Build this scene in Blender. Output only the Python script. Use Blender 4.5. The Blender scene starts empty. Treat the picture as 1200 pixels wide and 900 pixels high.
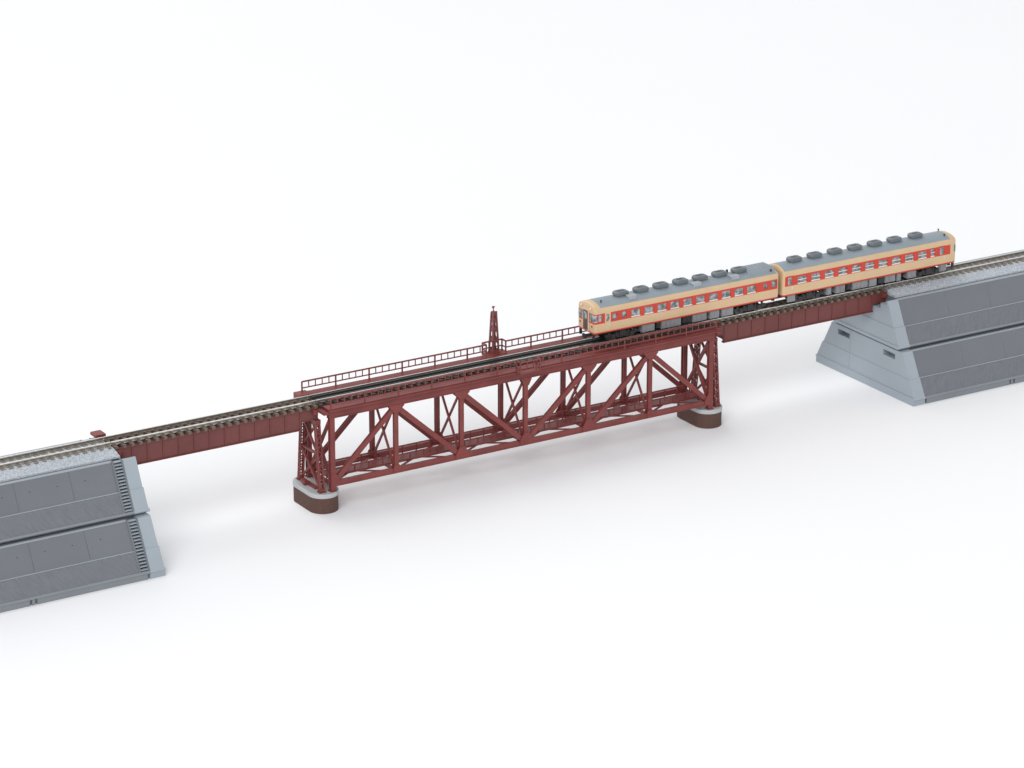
import bpy, bmesh, math, random
from mathutils import Vector, Matrix
random.seed(7)
S = 0.01                       # scene units per millimetre of the model
SC = bpy.context.scene
COL = SC.collection

# ------------------------------------------------------------------ materials
def new_mat(name):
    m = bpy.data.materials.new(name); m.use_nodes = True
    nt = m.node_tree; b = nt.nodes['Principled BSDF']
    return m, nt, b

def plastic(name, col, rough=0.5, var=0.10, scale=3.0, bump=0.0, bscale=60.0, metallic=0.0, spec=0.5, speck=None):
    """moulded / painted plastic: base colour with a slow mottling and fine grain"""
    m, nt, b = new_mat(name); N, L = nt.nodes, nt.links
    tc = N.new('ShaderNodeTexCoord')
    n1 = N.new('ShaderNodeTexNoise'); n1.inputs['Scale'].default_value = scale; n1.inputs['Detail'].default_value = 5
    L.new(tc.outputs['Object'], n1.inputs['Vector'])
    r = N.new('ShaderNodeValToRGB')
    r.color_ramp.elements[0].position = 0.3; r.color_ramp.elements[1].position = 0.7
    r.color_ramp.elements[0].color = (*[c * (1 - var) for c in col], 1)
    r.color_ramp.elements[1].color = (*[min(1, c * (1 + var)) for c in col], 1)
    L.new(n1.outputs['Fac'], r.inputs['Fac'])
    out = r.outputs['Color']
    if speck:
        n2 = N.new('ShaderNodeTexNoise'); n2.inputs['Scale'].default_value = speck[0]; n2.inputs['Detail'].default_value = 2
        L.new(tc.outputs['Object'], n2.inputs['Vector'])
        r2 = N.new('ShaderNodeValToRGB'); r2.color_ramp.elements[0].position = speck[3]; r2.color_ramp.elements[1].position = speck[4]
        L.new(n2.outputs['Fac'], r2.inputs['Fac'])
        mx = N.new('ShaderNodeMix'); mx.data_type = 'RGBA'
        L.new(r2.outputs['Color'], mx.inputs[0]); L.new(out, mx.inputs[6]); mx.inputs[7].default_value = (*speck[1], 1)
        out = mx.outputs[2]
    L.new(out, b.inputs['Base Color'])
    b.inputs['Roughness'].default_value = rough
    b.inputs['Metallic'].default_value = metallic
    b.inputs['Specular IOR Level'].default_value = spec
    if bump:
        n3 = N.new('ShaderNodeTexNoise'); n3.inputs['Scale'].default_value = bscale; n3.inputs['Detail'].default_value = 4
        L.new(tc.outputs['Object'], n3.inputs['Vector'])
        bp = N.new('ShaderNodeBump'); bp.inputs['Strength'].default_value = bump; bp.inputs['Distance'].default_value = 0.004
        L.new(n3.outputs['Fac'], bp.inputs['Height']); L.new(bp.outputs['Normal'], b.inputs['Normal'])
    return m

M = {}
M['truss'] = plastic('truss_red_plastic', (0.190, 0.046, 0.042), 0.42, 0.14, 9.0, 0.15, 90, spec=0.28)
M['girder'] = plastic('girder_red_brown_plastic', (0.142, 0.044, 0.040), 0.45, 0.10, 6.0, 0.12, 90, spec=0.3)
M['rail'] = plastic('nickel_silver_rail', (0.90, 0.885, 0.845), 0.32, 0.05, 40.0, metallic=1.0)
M['rail_web_shade'] = plastic('shaded_rail_web', (0.30, 0.27, 0.235), 0.4, 0.15, 60.0, metallic=0.8)  # same metal as the rail, dark reflections on the web put into its colour
M['guard'] = plastic('dark_guard_rail', (0.035, 0.035, 0.036), 0.35, 0.1)
M['tie'] = plastic('weathered_sleeper', (0.190, 0.165, 0.135), 0.55, 0.22, 60.0, 0.3, 150)
M['timber'] = plastic('brown_bridge_timber', (0.125, 0.098, 0.074), 0.5, 0.22, 60.0, 0.3, 150)
M['tie_dark'] = plastic('dark_bridge_sleeper', (0.050, 0.042, 0.036), 0.5, 0.22, 60.0, 0.3, 150)
M['deckplate'] = plastic('dark_deck_plate', (0.022, 0.022, 0.024), 0.45, 0.1)
M['side'] = plastic('slate_grey_wall_plastic', (0.142, 0.153, 0.170), 0.5, 0.07, 1.6, 0.10, 120)
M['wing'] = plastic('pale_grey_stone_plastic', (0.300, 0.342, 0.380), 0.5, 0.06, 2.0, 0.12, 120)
M['ledge'] = plastic('mid_grey_ledge_plastic', (0.20, 0.218, 0.238), 0.5, 0.06, 2.0, 0.12, 120)
M['coping'] = plastic('pale_coping_plastic', (0.42, 0.44, 0.45), 0.5, 0.06, 8.0, 0.15, 90)
M['black'] = plastic('black_plastic', (0.018, 0.018, 0.019), 0.45, 0.2, 30)
M['under'] = plastic('underfloor_grey_plastic', (0.20, 0.205, 0.215), 0.5, 0.15, 14)
M['cream'] = plastic('cream_coach_paint', (0.590, 0.415, 0.245), 0.38, 0.04, 8)
M['red'] = plastic('vermilion_coach_paint', (0.53, 0.050, 0.030), 0.40, 0.05, 8, spec=0.35)
M['roof'] = plastic('blue_grey_roof_paint', (0.240, 0.282, 0.315), 0.42, 0.05, 8)
M['hatch'] = plastic('pale_exhaust_cover_grey', (0.34, 0.37, 0.39), 0.45, 0.05, 20)
M['vent'] = plastic('roof_ventilator_grey', (0.120, 0.140, 0.154), 0.4, 0.06, 20)
M['sash'] = plastic('silver_window_sash', (0.74, 0.72, 0.70), 0.3, 0.03, 8, metallic=0.25)
M['pole'] = plastic('mast_dark_red_plastic', (0.175, 0.050, 0.046), 0.45, 0.14, 20)
M['wheel'] = plastic('blackened_wheel', (0.08, 0.07, 0.06), 0.35, 0.2, 30, metallic=0.6)
M['lamp'] = plastic('headlight_lens', (0.75, 0.74, 0.68), 0.12, 0.02)
M['tail'] = plastic('tail_light_lens', (0.35, 0.012, 0.012), 0.15, 0.02)
M['door_dark'] = plastic('gangway_door_dark', (0.085, 0.040, 0.030), 0.45, 0.1)

def glass_mat():
    m, nt, b = new_mat('railcar_window_glass'); N, L = nt.nodes, nt.links
    tc = N.new('ShaderNodeTexCoord')
    n1 = N.new('ShaderNodeTexNoise'); n1.inputs['Scale'].default_value = 34; n1.inputs['Detail'].default_value = 3
    L.new(tc.outputs['Object'], n1.inputs['Vector'])
    r = N.new('ShaderNodeValToRGB')
    e = r.color_ramp.elements
    e[0].position = 0.36; e[0].color = (0.085, 0.092, 0.100, 1)
    e[1].position = 0.66; e[1].color = (0.42, 0.44, 0.45, 1)
    k = r.color_ramp.elements.new(0.5); k.color = (0.20, 0.225, 0.23, 1)
    L.new(n1.outputs['Fac'], r.inputs['Fac']); L.new(r.outputs['Color'], b.inputs['Base Color'])
    b.inputs['Roughness'].default_value = 0.08; b.inputs['Specular IOR Level'].default_value = 0.6
    return m
M['glass'] = glass_mat()

def ballast_mat():
    m, nt, b = new_mat('pale_grey_ballast'); N, L = nt.nodes, nt.links
    tc = N.new('ShaderNodeTexCoord')
    v = N.new('ShaderNodeTexVoronoi'); v.inputs['Scale'].default_value = 165; v.inputs['Randomness'].default_value = 1
    L.new(tc.outputs['Object'], v.inputs['Vector'])
    sep = N.new('ShaderNodeSeparateColor'); L.new(v.outputs['Color'], sep.inputs['Color'])
    r = N.new('ShaderNodeValToRGB'); e = r.color_ramp.elements
    e[0].position = 0.0; e[0].color = (0.32, 0.35, 0.39, 1)
    e[1].position = 1.0; e[1].color = (0.52, 0.55, 0.59, 1)
    k = e.new(0.32); k.color = (0.43, 0.465, 0.51, 1)
    L.new(sep.outputs['Red'], r.inputs['Fac']); L.new(r.outputs['Color'], b.inputs['Base Color'])
    b.inputs['Roughness'].default_value = 0.75
    bp = N.new('ShaderNodeBump'); bp.inputs['Strength'].default_value = 0.7; bp.inputs['Distance'].default_value = 0.006
    L.new(v.outputs['Distance'], bp.inputs['Height']); L.new(bp.outputs['Normal'], b.inputs['Normal'])
    return m
M['ballast'] = ballast_mat()

def brick_mat():
    m, nt, b = new_mat('brown_brick_pier'); N, L = nt.nodes, nt.links
    g = N.new('ShaderNodeNewGeometry'); tc = N.new('ShaderNodeTexCoord')
    sp = N.new('ShaderNodeSeparateXYZ'); L.new(tc.outputs['Object'], sp.inputs[0])
    at = N.new('ShaderNodeMath'); at.operation = 'SUBTRACT'; L.new(sp.outputs['X'], at.inputs[0]); L.new(sp.outputs['Y'], at.inputs[1])
    cb = N.new('ShaderNodeCombineXYZ'); L.new(at.outputs[0], cb.inputs['X']); L.new(sp.outputs['Z'], cb.inputs['Y'])
    bk = N.new('ShaderNodeTexBrick'); L.new(cb.outputs[0], bk.inputs['Vector'])
    bk.inputs['Scale'].default_value = 1.0
    bk.inputs['Brick Width'].default_value = 0.018; bk.inputs['Row Height'].default_value = 0.0065; bk.inputs['Mortar Size'].default_value = 0.0008
    bk.inputs['Color1'].default_value = (0.128, 0.062, 0.047, 1); bk.inputs['Color2'].default_value = (0.100, 0.053, 0.042, 1)
    bk.inputs['Mortar'].default_value = (0.070, 0.046, 0.040, 1)
    L.new(bk.outputs['Color'], b.inputs['Base Color']); b.inputs['Roughness'].default_value = 0.65; b.inputs['Specular IOR Level'].default_value = .25
    bp = N.new('ShaderNodeBump'); bp.inputs['Strength'].default_value = 0.4; bp.inputs['Distance'].default_value = 0.003; bp.invert = True
    L.new(bk.outputs['Fac'], bp.inputs['Height']); L.new(bp.outputs['Normal'], b.inputs['Normal'])
    return m
M['brick'] = brick_mat()

def hatch_mat(sg):
    """slate grey plastic moulded with fine slanting tool strokes"""
    m, nt, b = new_mat('stone_pitching'); N, L = nt.nodes, nt.links
    tc = N.new('ShaderNodeTexCoord')
    mp = N.new('ShaderNodeMapping'); mp.inputs['Rotation'].default_value = (0, math.radians(38 * sg), 0); 
    L.new(tc.outputs['Object'], mp.inputs['Vector'])
    m2 = N.new('ShaderNodeMapping'); m2.inputs['Scale'].default_value = (95, 10, 14); L.new(mp.outputs[0], m2.inputs['Vector'])
    n = N.new('ShaderNodeTexNoise'); n.inputs['Scale'].default_value = 1.0; n.inputs['Detail'].default_value = 3; L.new(m2.outputs[0], n.inputs['Vector'])
    w = N.new('ShaderNodeTexWave'); w.inputs['Scale'].default_value = 32; w.inputs['Distortion'].default_value = 1.2; w.inputs['Detail'].default_value = 2; w.inputs['Detail Scale'].default_value = 8
    L.new(mp.outputs[0], w.inputs['Vector'])
    ad = N.new('ShaderNodeMath'); ad.operation = 'MULTIPLY_ADD'; ad.inputs[1].default_value = .45
    L.new(w.outputs['Fac'], ad.inputs[0]); L.new(n.outputs['Fac'], ad.inputs[2])
    r = N.new('ShaderNodeValToRGB'); e = r.color_ramp.elements
    e[0].position = .42; e[0].color = (0.120, 0.130, 0.147, 1); e[1].position = .95; e[1].color = (0.166, 0.175, 0.192, 1)
    L.new(ad.outputs[0], r.inputs['Fac']); L.new(r.outputs['Color'], b.inputs['Base Color']); b.inputs['Roughness'].default_value = .55
    bp = N.new('ShaderNodeBump'); bp.inputs['Strength'].default_value = .55; bp.inputs['Distance'].default_value = .004
    L.new(ad.outputs[0], bp.inputs['Height']); L.new(bp.outputs['Normal'], b.inputs['Normal'])
    return m
M['hatch_l'] = hatch_mat(1); M['hatch_r'] = hatch_mat(-1)

# ------------------------------------------------------------------ mesh builder (millimetres)
class MB:
    def __init__(s): s.v, s.f, s.m, s.smooth = [], [], [], False
    def add(s, verts, faces, mi=0):
        o = len(s.v); s.v += [tuple(v) for v in verts]
        s.f += [tuple(i + o for i in f) for f in faces]; s.m += [mi] * len(faces); return s
    def box(s, x0, x1, y0, y1, z0, z1, mi=0):
        return s.add([(x0,y0,z0),(x1,y0,z0),(x1,y1,z0),(x0,y1,z0),(x0,y0,z1),(x1,y0,z1),(x1,y1,z1),(x0,y1,z1)],
                     [(0,3,2,1),(4,5,6,7),(0,1,5,4),(1,2,6,5),(2,3,7,6),(3,0,4,7)], mi)
    def beam(s, p, q, w, h, up=(0,0,1), mi=0):
        """bar from p to q; w across (side), h along 'up'"""
        p, q = Vector(p), Vector(q); d = (q - p).normalized(); u = Vector(up)
        sd = d.cross(u)
        if sd.length < 1e-4: sd = d.cross(Vector((0, 1, 0)))
        sd.normalize(); u = sd.cross(d).normalized()
        a, b = sd * w / 2, u * h / 2
        vs = [p-a-b, p+a-b, p+a+b, p-a+b, q-a-b, q+a-b, q+a+b, q-a+b]
        return s.add(vs, [(0,3,2,1),(4,5,6,7),(0,1,5,4),(1,2,6,5),(2,3,7,6),(3,0,4,7)], mi)
    def prism_x(s, poly, x0, x1, mi=0):
        """extrude a (y,z) polygon along X"""
        n = len(poly)
        vs = [(x0, y, z) for y, z in poly] + [(x1, y, z) for y, z in poly]
        fs = [tuple(range(n)), tuple(range(2*n-1, n-1, -1))] + [(i, i+n, (i+1) % n + n, (i+1) % n) for i in range(n)]
        return s.add(vs, fs, mi)
    def prism_z(s, poly, z0, z1, mi=0, top=None):
        n = len(poly); tp = top or poly
        vs = [(x, y, z0) for x, y in poly] + [(x, y, z1) for x, y in tp]
        fs = [tuple(range(n-1, -1, -1)), tuple(range(n, 2*n))] + [(i, (i+1) % n, (i+1) % n + n, i+n) for i in range(n)]
        return s.add(vs, fs, mi)
    def prism_y(s, poly, y0, y1, mi=0):
        """extrude an (x,z) polygon along Y"""
        n = len(poly)
        vs = [(x, y0, z) for x, z in poly] + [(x, y1, z) for x, z in poly]
        fs = [tuple(range(n)), tuple(range(2*n-1, n-1, -1))] + [(i, i+n, (i+1) % n + n, (i+1) % n) for i in range(n)]
        return s.add(vs, fs, mi)
    def cyl(s, p, q, r, n=14, r2=None, mi=0):
        p, q = Vector(p), Vector(q); d = (q-p).normalized()
        a = d.cross(Vector((0,0,1)) if abs(d.z) < .9 else Vector((1,0,0))).normalized(); b = d.cross(a)
        r2 = r if r2 is None else r2
        c = [(math.cos(2*math.pi*i/n), math.sin(2*math.pi*i/n)) for i in range(n)]
        vs = [p + a*x*r + b*y*r for x, y in c] + [q + a*x*r2 + b*y*r2 for x, y in c]
        fs = [tuple(range(n-1,-1,-1)), tuple(range(n, 2*n))] + [(i,(i+1)%n,(i+1)%n+n,i+n) for i in range(n)]
        return s.add(vs, fs, mi)
    def mesh(s, name, mats, org=(0,0,0)):
        me = bpy.data.meshes.new(name)
        o = Vector(org)
        me.from_pydata([tuple((Vector(v) - o) * S) for v in s.v], [], s.f)
        for m in (mats if isinstance(mats, (list, tuple)) else [mats]): me.materials.append(m)
        for p, mi in zip(me.polygons, s.m): p.material_index = mi
        bm = bmesh.new(); bm.from_mesh(me); bmesh.ops.recalc_face_normals(bm, faces=bm.faces); bm.to_mesh(me); bm.free()
        return me
    def build(s, name, mats, parent=None, bevel=0.0, org=None, smooth=False):
        """link as ONE mesh object; coordinates given in world mm, stored relative to the root thing"""
        base = root_org(parent) if parent is not None else Vector(org or (0,0,0))
        o = bpy.data.objects.new(name, s.mesh(name, mats, base))
        COL.objects.link(o)
        if parent is not None: o.parent = parent
        else: o.location = base * S
        if bevel:
            b = o.modifiers.new('bevel', 'BEVEL'); b.width = bevel * S; b.segments = 2; b.limit_method = 'ANGLE'; b.angle_limit = math.radians(35)
        if smooth:
            for p in o.data.polygons: p.use_smooth = True
        return o

ORG = {}
def root_org(o):
    while o.parent is not None: o = o.parent
    return ORG.get(o.name, Vector((0,0,0)))
def thing(name, label, cat, loc, group=None):
    o = bpy.data.objects.new(name, None); COL.objects.link(o)
    o.empty_display_size = 0.05
    o.location = Vector(loc) * S; ORG[o.name] = Vector(loc)
    o['label'] = label; o['category'] = cat
    if group: o['group'] = group
    return o
def repeat(name, me, parent, spots):
    """copies of one mesh as separate parts; spots are world mm"""
    base = root_org(parent)
    for sp in spots:
        o = bpy.data.objects.new(name, me); COL.objects.link(o); o.parent = parent
        o.location = (Vector(sp) - base) * S
def cut(obj, cutter_mb):
    """carve real recesses into a mesh with a boolean, then drop the cutter"""
    c = bpy.data.objects.new('cutter', cutter_mb.mesh('cutter', [], root_org(obj)))
    COL.objects.link(c); c.parent = obj.parent
    mo = obj.modifiers.new('cut', 'BOOLEAN'); mo.operation = 'DIFFERENCE'; mo.solver = 'EXACT'; mo.object = c
    bpy.context.view_layer.update()
    dg = bpy.context.evaluated_depsgraph_get()
    me = bpy.data.meshes.new_from_object(obj.evaluated_get(dg))
    obj.modifiers.clear(); old = obj.data; obj.data = me; me.name = old.name
    bpy.data.objects.remove(c, do_unlink=True)

def append(obj, mb):
    """weld further solids into an object's mesh after it has been carved"""
    t = mb.mesh('t', [], root_org(obj)); bm = bmesh.new(); bm.from_mesh(obj.data); bm.from_mesh(t); bm.to_mesh(obj.data); bm.free()
    bpy.data.meshes.remove(t)

# ------------------------------------------------------------------ dimensions (mm)
ZR = 68.2                      # rail top
W = 14.34                      # truss planes at y = +-W
PX = [2.0, 46, 92, 138, 184, 230, 276.3]
ZB0, ZB1 = 15.5, 18.7          # bottom chord
ZT0, ZT1 = 59.0, 63.4          # top chord
ZW = 65.9                      # walkway top

def rail_mb(x0, x1, y):
    m = MB()
    prof = [(-.85,-2.0),(.85,-2.0),(.85,-1.7),(.22,-1.45),(.22,-.62),(.48,-.45),(.48,-.06),(.36,0),(-.36,0),(-.48,-.06),(-.48,-.45),(-.22,-.62),(-.22,-1.45),(-.85,-1.7)]
    m.prism_x([(y+a, ZR+b) for a, b in prof], x0, x1)
    m.m = [0, 0] + [1 if k in (3, 4, 10, 11) else 0 for k in range(len(prof))]
    return m
def tie_mesh(name, mat, hl, w=2.0, z0=64.6, z1=66.25, chairs=True):
    m = MB()
    m.prism_y([(-w/2, z0-65), (w/2, z0-65), (w/2, z1-65-.12), (w/2-.12, z1-65), (-w/2+.12, z1-65), (-w/2, z1-65-.12)], -hl, hl)
    if chairs:
        for y in (-4.75, 4.75):
            for sg in (-1, 1):
                ys = sorted((y + sg*.42, y + sg*1.55)); m.box(-w/2+.1, w/2-.1, ys[0], ys[1], z1-65-.01, z1-65+.55)
    return m.mesh(name, [mat])

# ------------------------------------------------------------------ floor
def build_floor():
    m = MB(); m.add([(-9000,-9000,0),(9000,-9000,0),(9000,16000,0),(-9000,16000,0)], [(0,1,2,3)])
    mat, nt, b = new_mat('white_studio_sheet')
    N, L = nt.nodes, nt.links
    tc = N.new('ShaderNodeTexCoord'); n = N.new('ShaderNodeTexNoise'); n.inputs['Scale'].default_value = .35; n.inputs['Detail'].default_value = 2
    L.new(tc.outputs['Object'], n.inputs['Vector'])
    r = N.new('ShaderNodeValToRGB'); r.color_ramp.elements[0].color = (.852,.858,.872,1); r.color_ramp.elements[1].color = (.862,.868,.882,1)
    L.new(n.outputs['Fac'], r.inputs['Fac']); L.new(r.outputs['Color'], b.inputs['Base Color'])
    b.inputs['Roughness'].default_value = .8; b.inputs['Specular IOR Level'].default_value = .15
    o = m.build('floor', mat); o['kind'] = 'structure'
build_floor()

# ------------------------------------------------------------------ embankments
YU = lambda z: 20.5 + (62.5 - z) * 13.5 / 27.5       # half width of the upper block's sloping side
YL = lambda z: 37.4 + (32.2 - z) * 14.4 / 27.0       # and of the lower block
def section(f, z0, z1, dy=0.0):
    return [(-f(z0)-dy, z0), (f(z0)+dy, z0), (f(z1)+dy, z1), (-f(z1)-dy, z1)]

def embankment(xf, sgn, xe, level, label):
    """one moulded block. xf: x of its end face towards the bridge, sgn: +1 when it runs away to +x, xe: far end"""
    up = level == 'upper'
    f = YU if up else YL
    zt, zm, zl, zb = (62.5, 46.4, 35.3, 33.5) if up else (32.2, 16.2, 5.0, 0.0)
    root = thing('embankment_block', label, 'embankment block', (xf + sgn*45, 0, 32.2 if up else 0), 'grey embankment blocks stacked two high at each end of the track')
    X = lambda d: xf + sgn * d                        # d = distance from the end face
    def px(m, poly, a, b): m.prism_x(poly, min(X(a), X(b)), max(X(a), X(b)))
    # --- body with panelled upper slope
    stairs = sgn < 0
    b0 = 15.4 if stairs else 8.4
    body = MB()
    px(body, section(f, zm-.2, zt), b0, abs(xe-xf))
    bo = body.build('panelled_wall', M['side'], root)
    cm = MB()
    seams = [k for k in ((42.4, 76.8, 111.2) if sgn < 0 else (46.5, 81.0, 115.4))]
    for d in seams:
        for s in (-1, 1):
            p = Vector((X(d), s*(f(zm+1.0)), zm+1.0)); q = Vector((X(d), s*f(zt), zt+.3)); cm.beam(p, q, .45 if sgn < 0 else .3, .55 if sgn < 0 else .3, up=(0, 1, 0))
    zbolt = zm + 9.4
    bolts = (33.5, 51.0, 68.0, 85.0, 102.0) if sgn < 0 else ()
    for d in bolts:
        for s in (-1, 1):
            y = s * f(zbolt); cm.cyl((X(d), y - s*1.2, zbolt - .6), (X(d), y + s*1.2, zbolt + .6), .32, 8)
    cut(bo, cm)
    # --- textured lower slope, standing a little proud
    low = MB(); px(low, section(f, zl-.3, zm, .45), b0, abs(xe-xf))
    low.build('pitched_stone_slope', M['hatch_l' if sgn < 0 else 'hatch_r'], root)
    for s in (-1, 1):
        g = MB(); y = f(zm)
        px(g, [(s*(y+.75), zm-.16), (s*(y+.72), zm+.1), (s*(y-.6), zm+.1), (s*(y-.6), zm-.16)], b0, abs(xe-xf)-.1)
        g.build('edge_highlight_strip', M['wing'], root)  # paler strip puts the highlight on the slope's edge into colour
    # --- end wall (pale), carrying the wing strips
    if up:
        yo = f(zt) + .35
        ew = MB(); y1 = f(56) + .35; y2 = f(59.6) + .35
        px(ew, [(-f(zm)-.35, zm-.1), (f(zm)+.35, zm-.1), (y1, 56.0), (-y1, 56.0)], 0, 8.4)
        xw = MB()
        for s in (-1, 1):
            px(xw, [(s*13.6, 56.0), (s*y1, 56.0), (s*y2, 59.6), (s*13.6, 59.6)], 0, 8.4)
            px(xw, [(s*19.6, 59.6), (s*y2, 59.6), (s*yo, zt+.02), (s*19.6, zt+.02)], 0, 8.4)
    else:
        ew = MB(); px(ew, section(f, zm-.1, zt, .35), 0, 8.4)
    eo = ew.build('end_wall', M['wing'], root)
    cm = MB()
    if up:
        cm.beam((X(0), 4.5, 46), (X(0), 4.5, 54), .7, .25, up=(0,1,0))
    else:
        for s in (-1, 1):
            a, b_ = sorted((X(-1), X(5))); cm.box(a, b_, s*24.4-6.3, s*24.4+6.3, 25.6, 29.3)
        cm.beam((X(0), 17.3, zm-2), (X(0), 17.3, 33), .7, .25, up=(0,1,0))
    cut(eo, cm)
    if up: append(eo, xw)
    # lower half of the end wall and the ledge at the foot
    lw = MB(); px(lw, section(f, zl-.2, zm, .85), -.35, 8.4)
    lo = lw.build('end_wall_footing', M['wing'], root)
    if not up:
        cm = MB(); cm.beam((X(-.35), 17.3, 4), (X(-.35), 17.3, zm+2), .7, .25, up=(0,1,0)); cut(lo, cm)
    yl = f(zl)
    for nm, a, b_, mat in (('ledge', -1.0, 8.6, M['wing']), ('ledge', 8.6, abs(xe-xf), M['ledge'])):
        g = MB()
        if up:
            px(g, [(-yl-.9, zb), (yl+.9, zb), (yl+1.5, zl-.9), (yl+.8, zl+.1), (-yl-.8, zl+.1), (-yl-1.5, zl-.9)], a, b_)
        else:
            px(g, [(-yl-.65, zb), (yl+.65, zb), (yl+.65, zl-1.3), (yl+1.3, zl-1.3), (yl+1.3, zl-.7), (yl+.75, zl+.1), (-yl-.75, zl+.1), (-yl-1.3, zl-.7), (-yl-1.3, zl-1.3), (-yl-.65, zl-1.3)], a, b_)
        go = g.build(nm, mat, root)
        if not up:
            cm = MB()
            for d in ((8.6, 10.2), (79.0, 80.5), (82.2, 83.7)):
                if a < d[0] + .1 and d[1] < b_:
                    for s in (-1, 1):
                        x0, x1 = sorted((X(d[0]), X(d[1]))); cm.box(x0, x1, s*(yl+.2)-.9, s*(yl+.2)+.9, -1, zl-.9)
            if cm.v: cut(go, cm)
    # plug that drops the upper block into the lower one
    if up:
        g = MB(); px(g, [(-32.6, 32.2), (32.6, 32.2), (33.0, 33.5), (-33.0, 33.5)], .6, abs(xe-xf)-.5); g.build('plinth', M['side'], root)
    else:
        g = MB(); px(g, [(-YL(30)+1.5, 5), (YL(30)-1.5, 5), (YL(30)-1.5, 31.5), (-YL(30)+1.5, 31.5)], 8, b0+1); g.build('core', M['side'], root)
    # --- light lip along the top of each slope
    for s in (-1, 1):
        g = MB(); y = f(zt)
        px(g, [(s*(y+.25), zt-.55), (s*(y+.25), zt+.12), (s*(y-1.3), zt+.12), (s*(y-1.3), zt-.55)], b0 if not stairs else 15.6, abs(xe-xf))
        g.build('coping_strip', M['wing'], root)
    # --- staircase let into the slope
    if stairs:
        for s in (-1, 1):
            st = MB()
            c = [(s*(f(zl)-5.2), zl-.3), (s*(f(zt)-5.2), zt-.3), (s*(f(zt)-6.5), zt-.3), (s*(f(zl)-6.5), zl-.3)]
            px(st, c, 8.4, b0)
            so = st.build('staircase', M['side'], root)
            t = MB(); n = 16
            for i in range(n):
                z = zl + .9 + (zt - zl - 1.6) * i / (n - 1)
                y = f(z)
                x0, x1 = sorted((X(9.4), X(14.2)))
                ys = sorted((s*(y+.3), s*(y-1.4))); t.box(x0, x1, ys[0], ys[1], z-.26, z+.3)
            t.build('tread', M['wing'], so)
            t = MB()
            for a, b_ in ((8.4, 9.4), (14.2, 15.4)):
                px(t, [(s*(f(zl)+.75), zl), (s*(f(zt)+.55), zt+.1), (s*(f(zt)-5.0), zt+.1), (s*(f(zl)-5.0), zl)], a, b_)
            t.build('stringer', M['side'], so)
    return root
XE_L, XE_R = -330.0, 640.0
embankment(-129.9, -1, XE_L, 'lower', 'bottom grey block with a staircase on its slope, holding up another stair block')
embankment(-129.9, -1, XE_L, 'upper', 'top grey block with a staircase on its slope and ballasted track on it')
embankment(411.6, 1, XE_R, 'lower', 'bottom grey block behind the railcars whose pale end wall has two dark slots')
embankment(411.6, 1, XE_R, 'upper', 'top grey block under the rear railcar, its end wall notched for the girder')

def ballast_track(x0, x1, label, near_end):
    root = thing('ballasted_track', label, 'railway track', ((x0+x1)/2, 0, 62.5), 'ballasted track pieces on the embankments')
    # ballast bed: fine grid, rough on top
    def prof(y):
        a = abs(y)
        return 65.75 if a < 8.2 else 65.75 + (63.5 - 65.75) * (a - 8.2) / (17.3 - 8.2)
    ys = [-17.3 + 34.6 * j / 44 for j in range(45)]
    n = int((x1 - x0) / .8); xs = [x0 + (x1-x0) * i / n for i in range(n+1)]
    rnd = random.Random(3)
    vs, fs = [], []
    for i, x in enumerate(xs):
        for j, y in enumerate(ys):
            e = 0 if (j in (0, 44)) else rnd.uniform(-.26, .26)
            vs.append((x + (0 if i in (0, n) else rnd.uniform(-.25, .25)), y, prof(y) + e))
    k = len(ys)
    for i in range(n):
        for j in range(k-1): fs.append((i*k+j, (i+1)*k+j, (i+1)*k+j+1, i*k+j+1))
    m = MB(); m.add(vs, fs)
    # side skirts, ends, bottom
    b = len(m.v)
    for x in (x0, x1):
        ring = [(x, y, prof(y)) for y in ys] + [(x, 17.3, 62.45), (x, -17.3, 62.45)]
        m.add(ring, [tuple(range(len(ring)))])
    for s in (-1, 1): m.add([(x0, s*17.3, 63.5), (x1, s*17.3, 63.5), (x1, s*17.3, 62.45), (x0, s*17.3, 62.45)], [(0,1,2,3)])
    m.build('ballast', M['ballast'], root)
    for y in (-4.75, 4.75): rail_mb(x0 + .2, x1 - .2, y).build('rail', [M['rail'], M['rail_web_shade']], root)
    tm = tie_mesh('sleeper', M['tie'], 8.6, 2.3, 65.0, 66.3)
    n = int((x1 - x0 - 3) / 5.1)
    off = 2.2
    repeat('sleeper', tm, root, [((x0 + off + i*5.1) if near_end == 'lo' else (x1 - off - i*5.1), 0, 65) for i in range(n+1)])
    return root
ballast_track(XE_L + 5, -137.9, 'ballasted track with pale sleepers lying on the block with the staircase', 'hi')
ballast_track(420.6, XE_R - 5, 'ballasted track on the far block, passing under the end of the rear railcar', 'lo')

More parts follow.
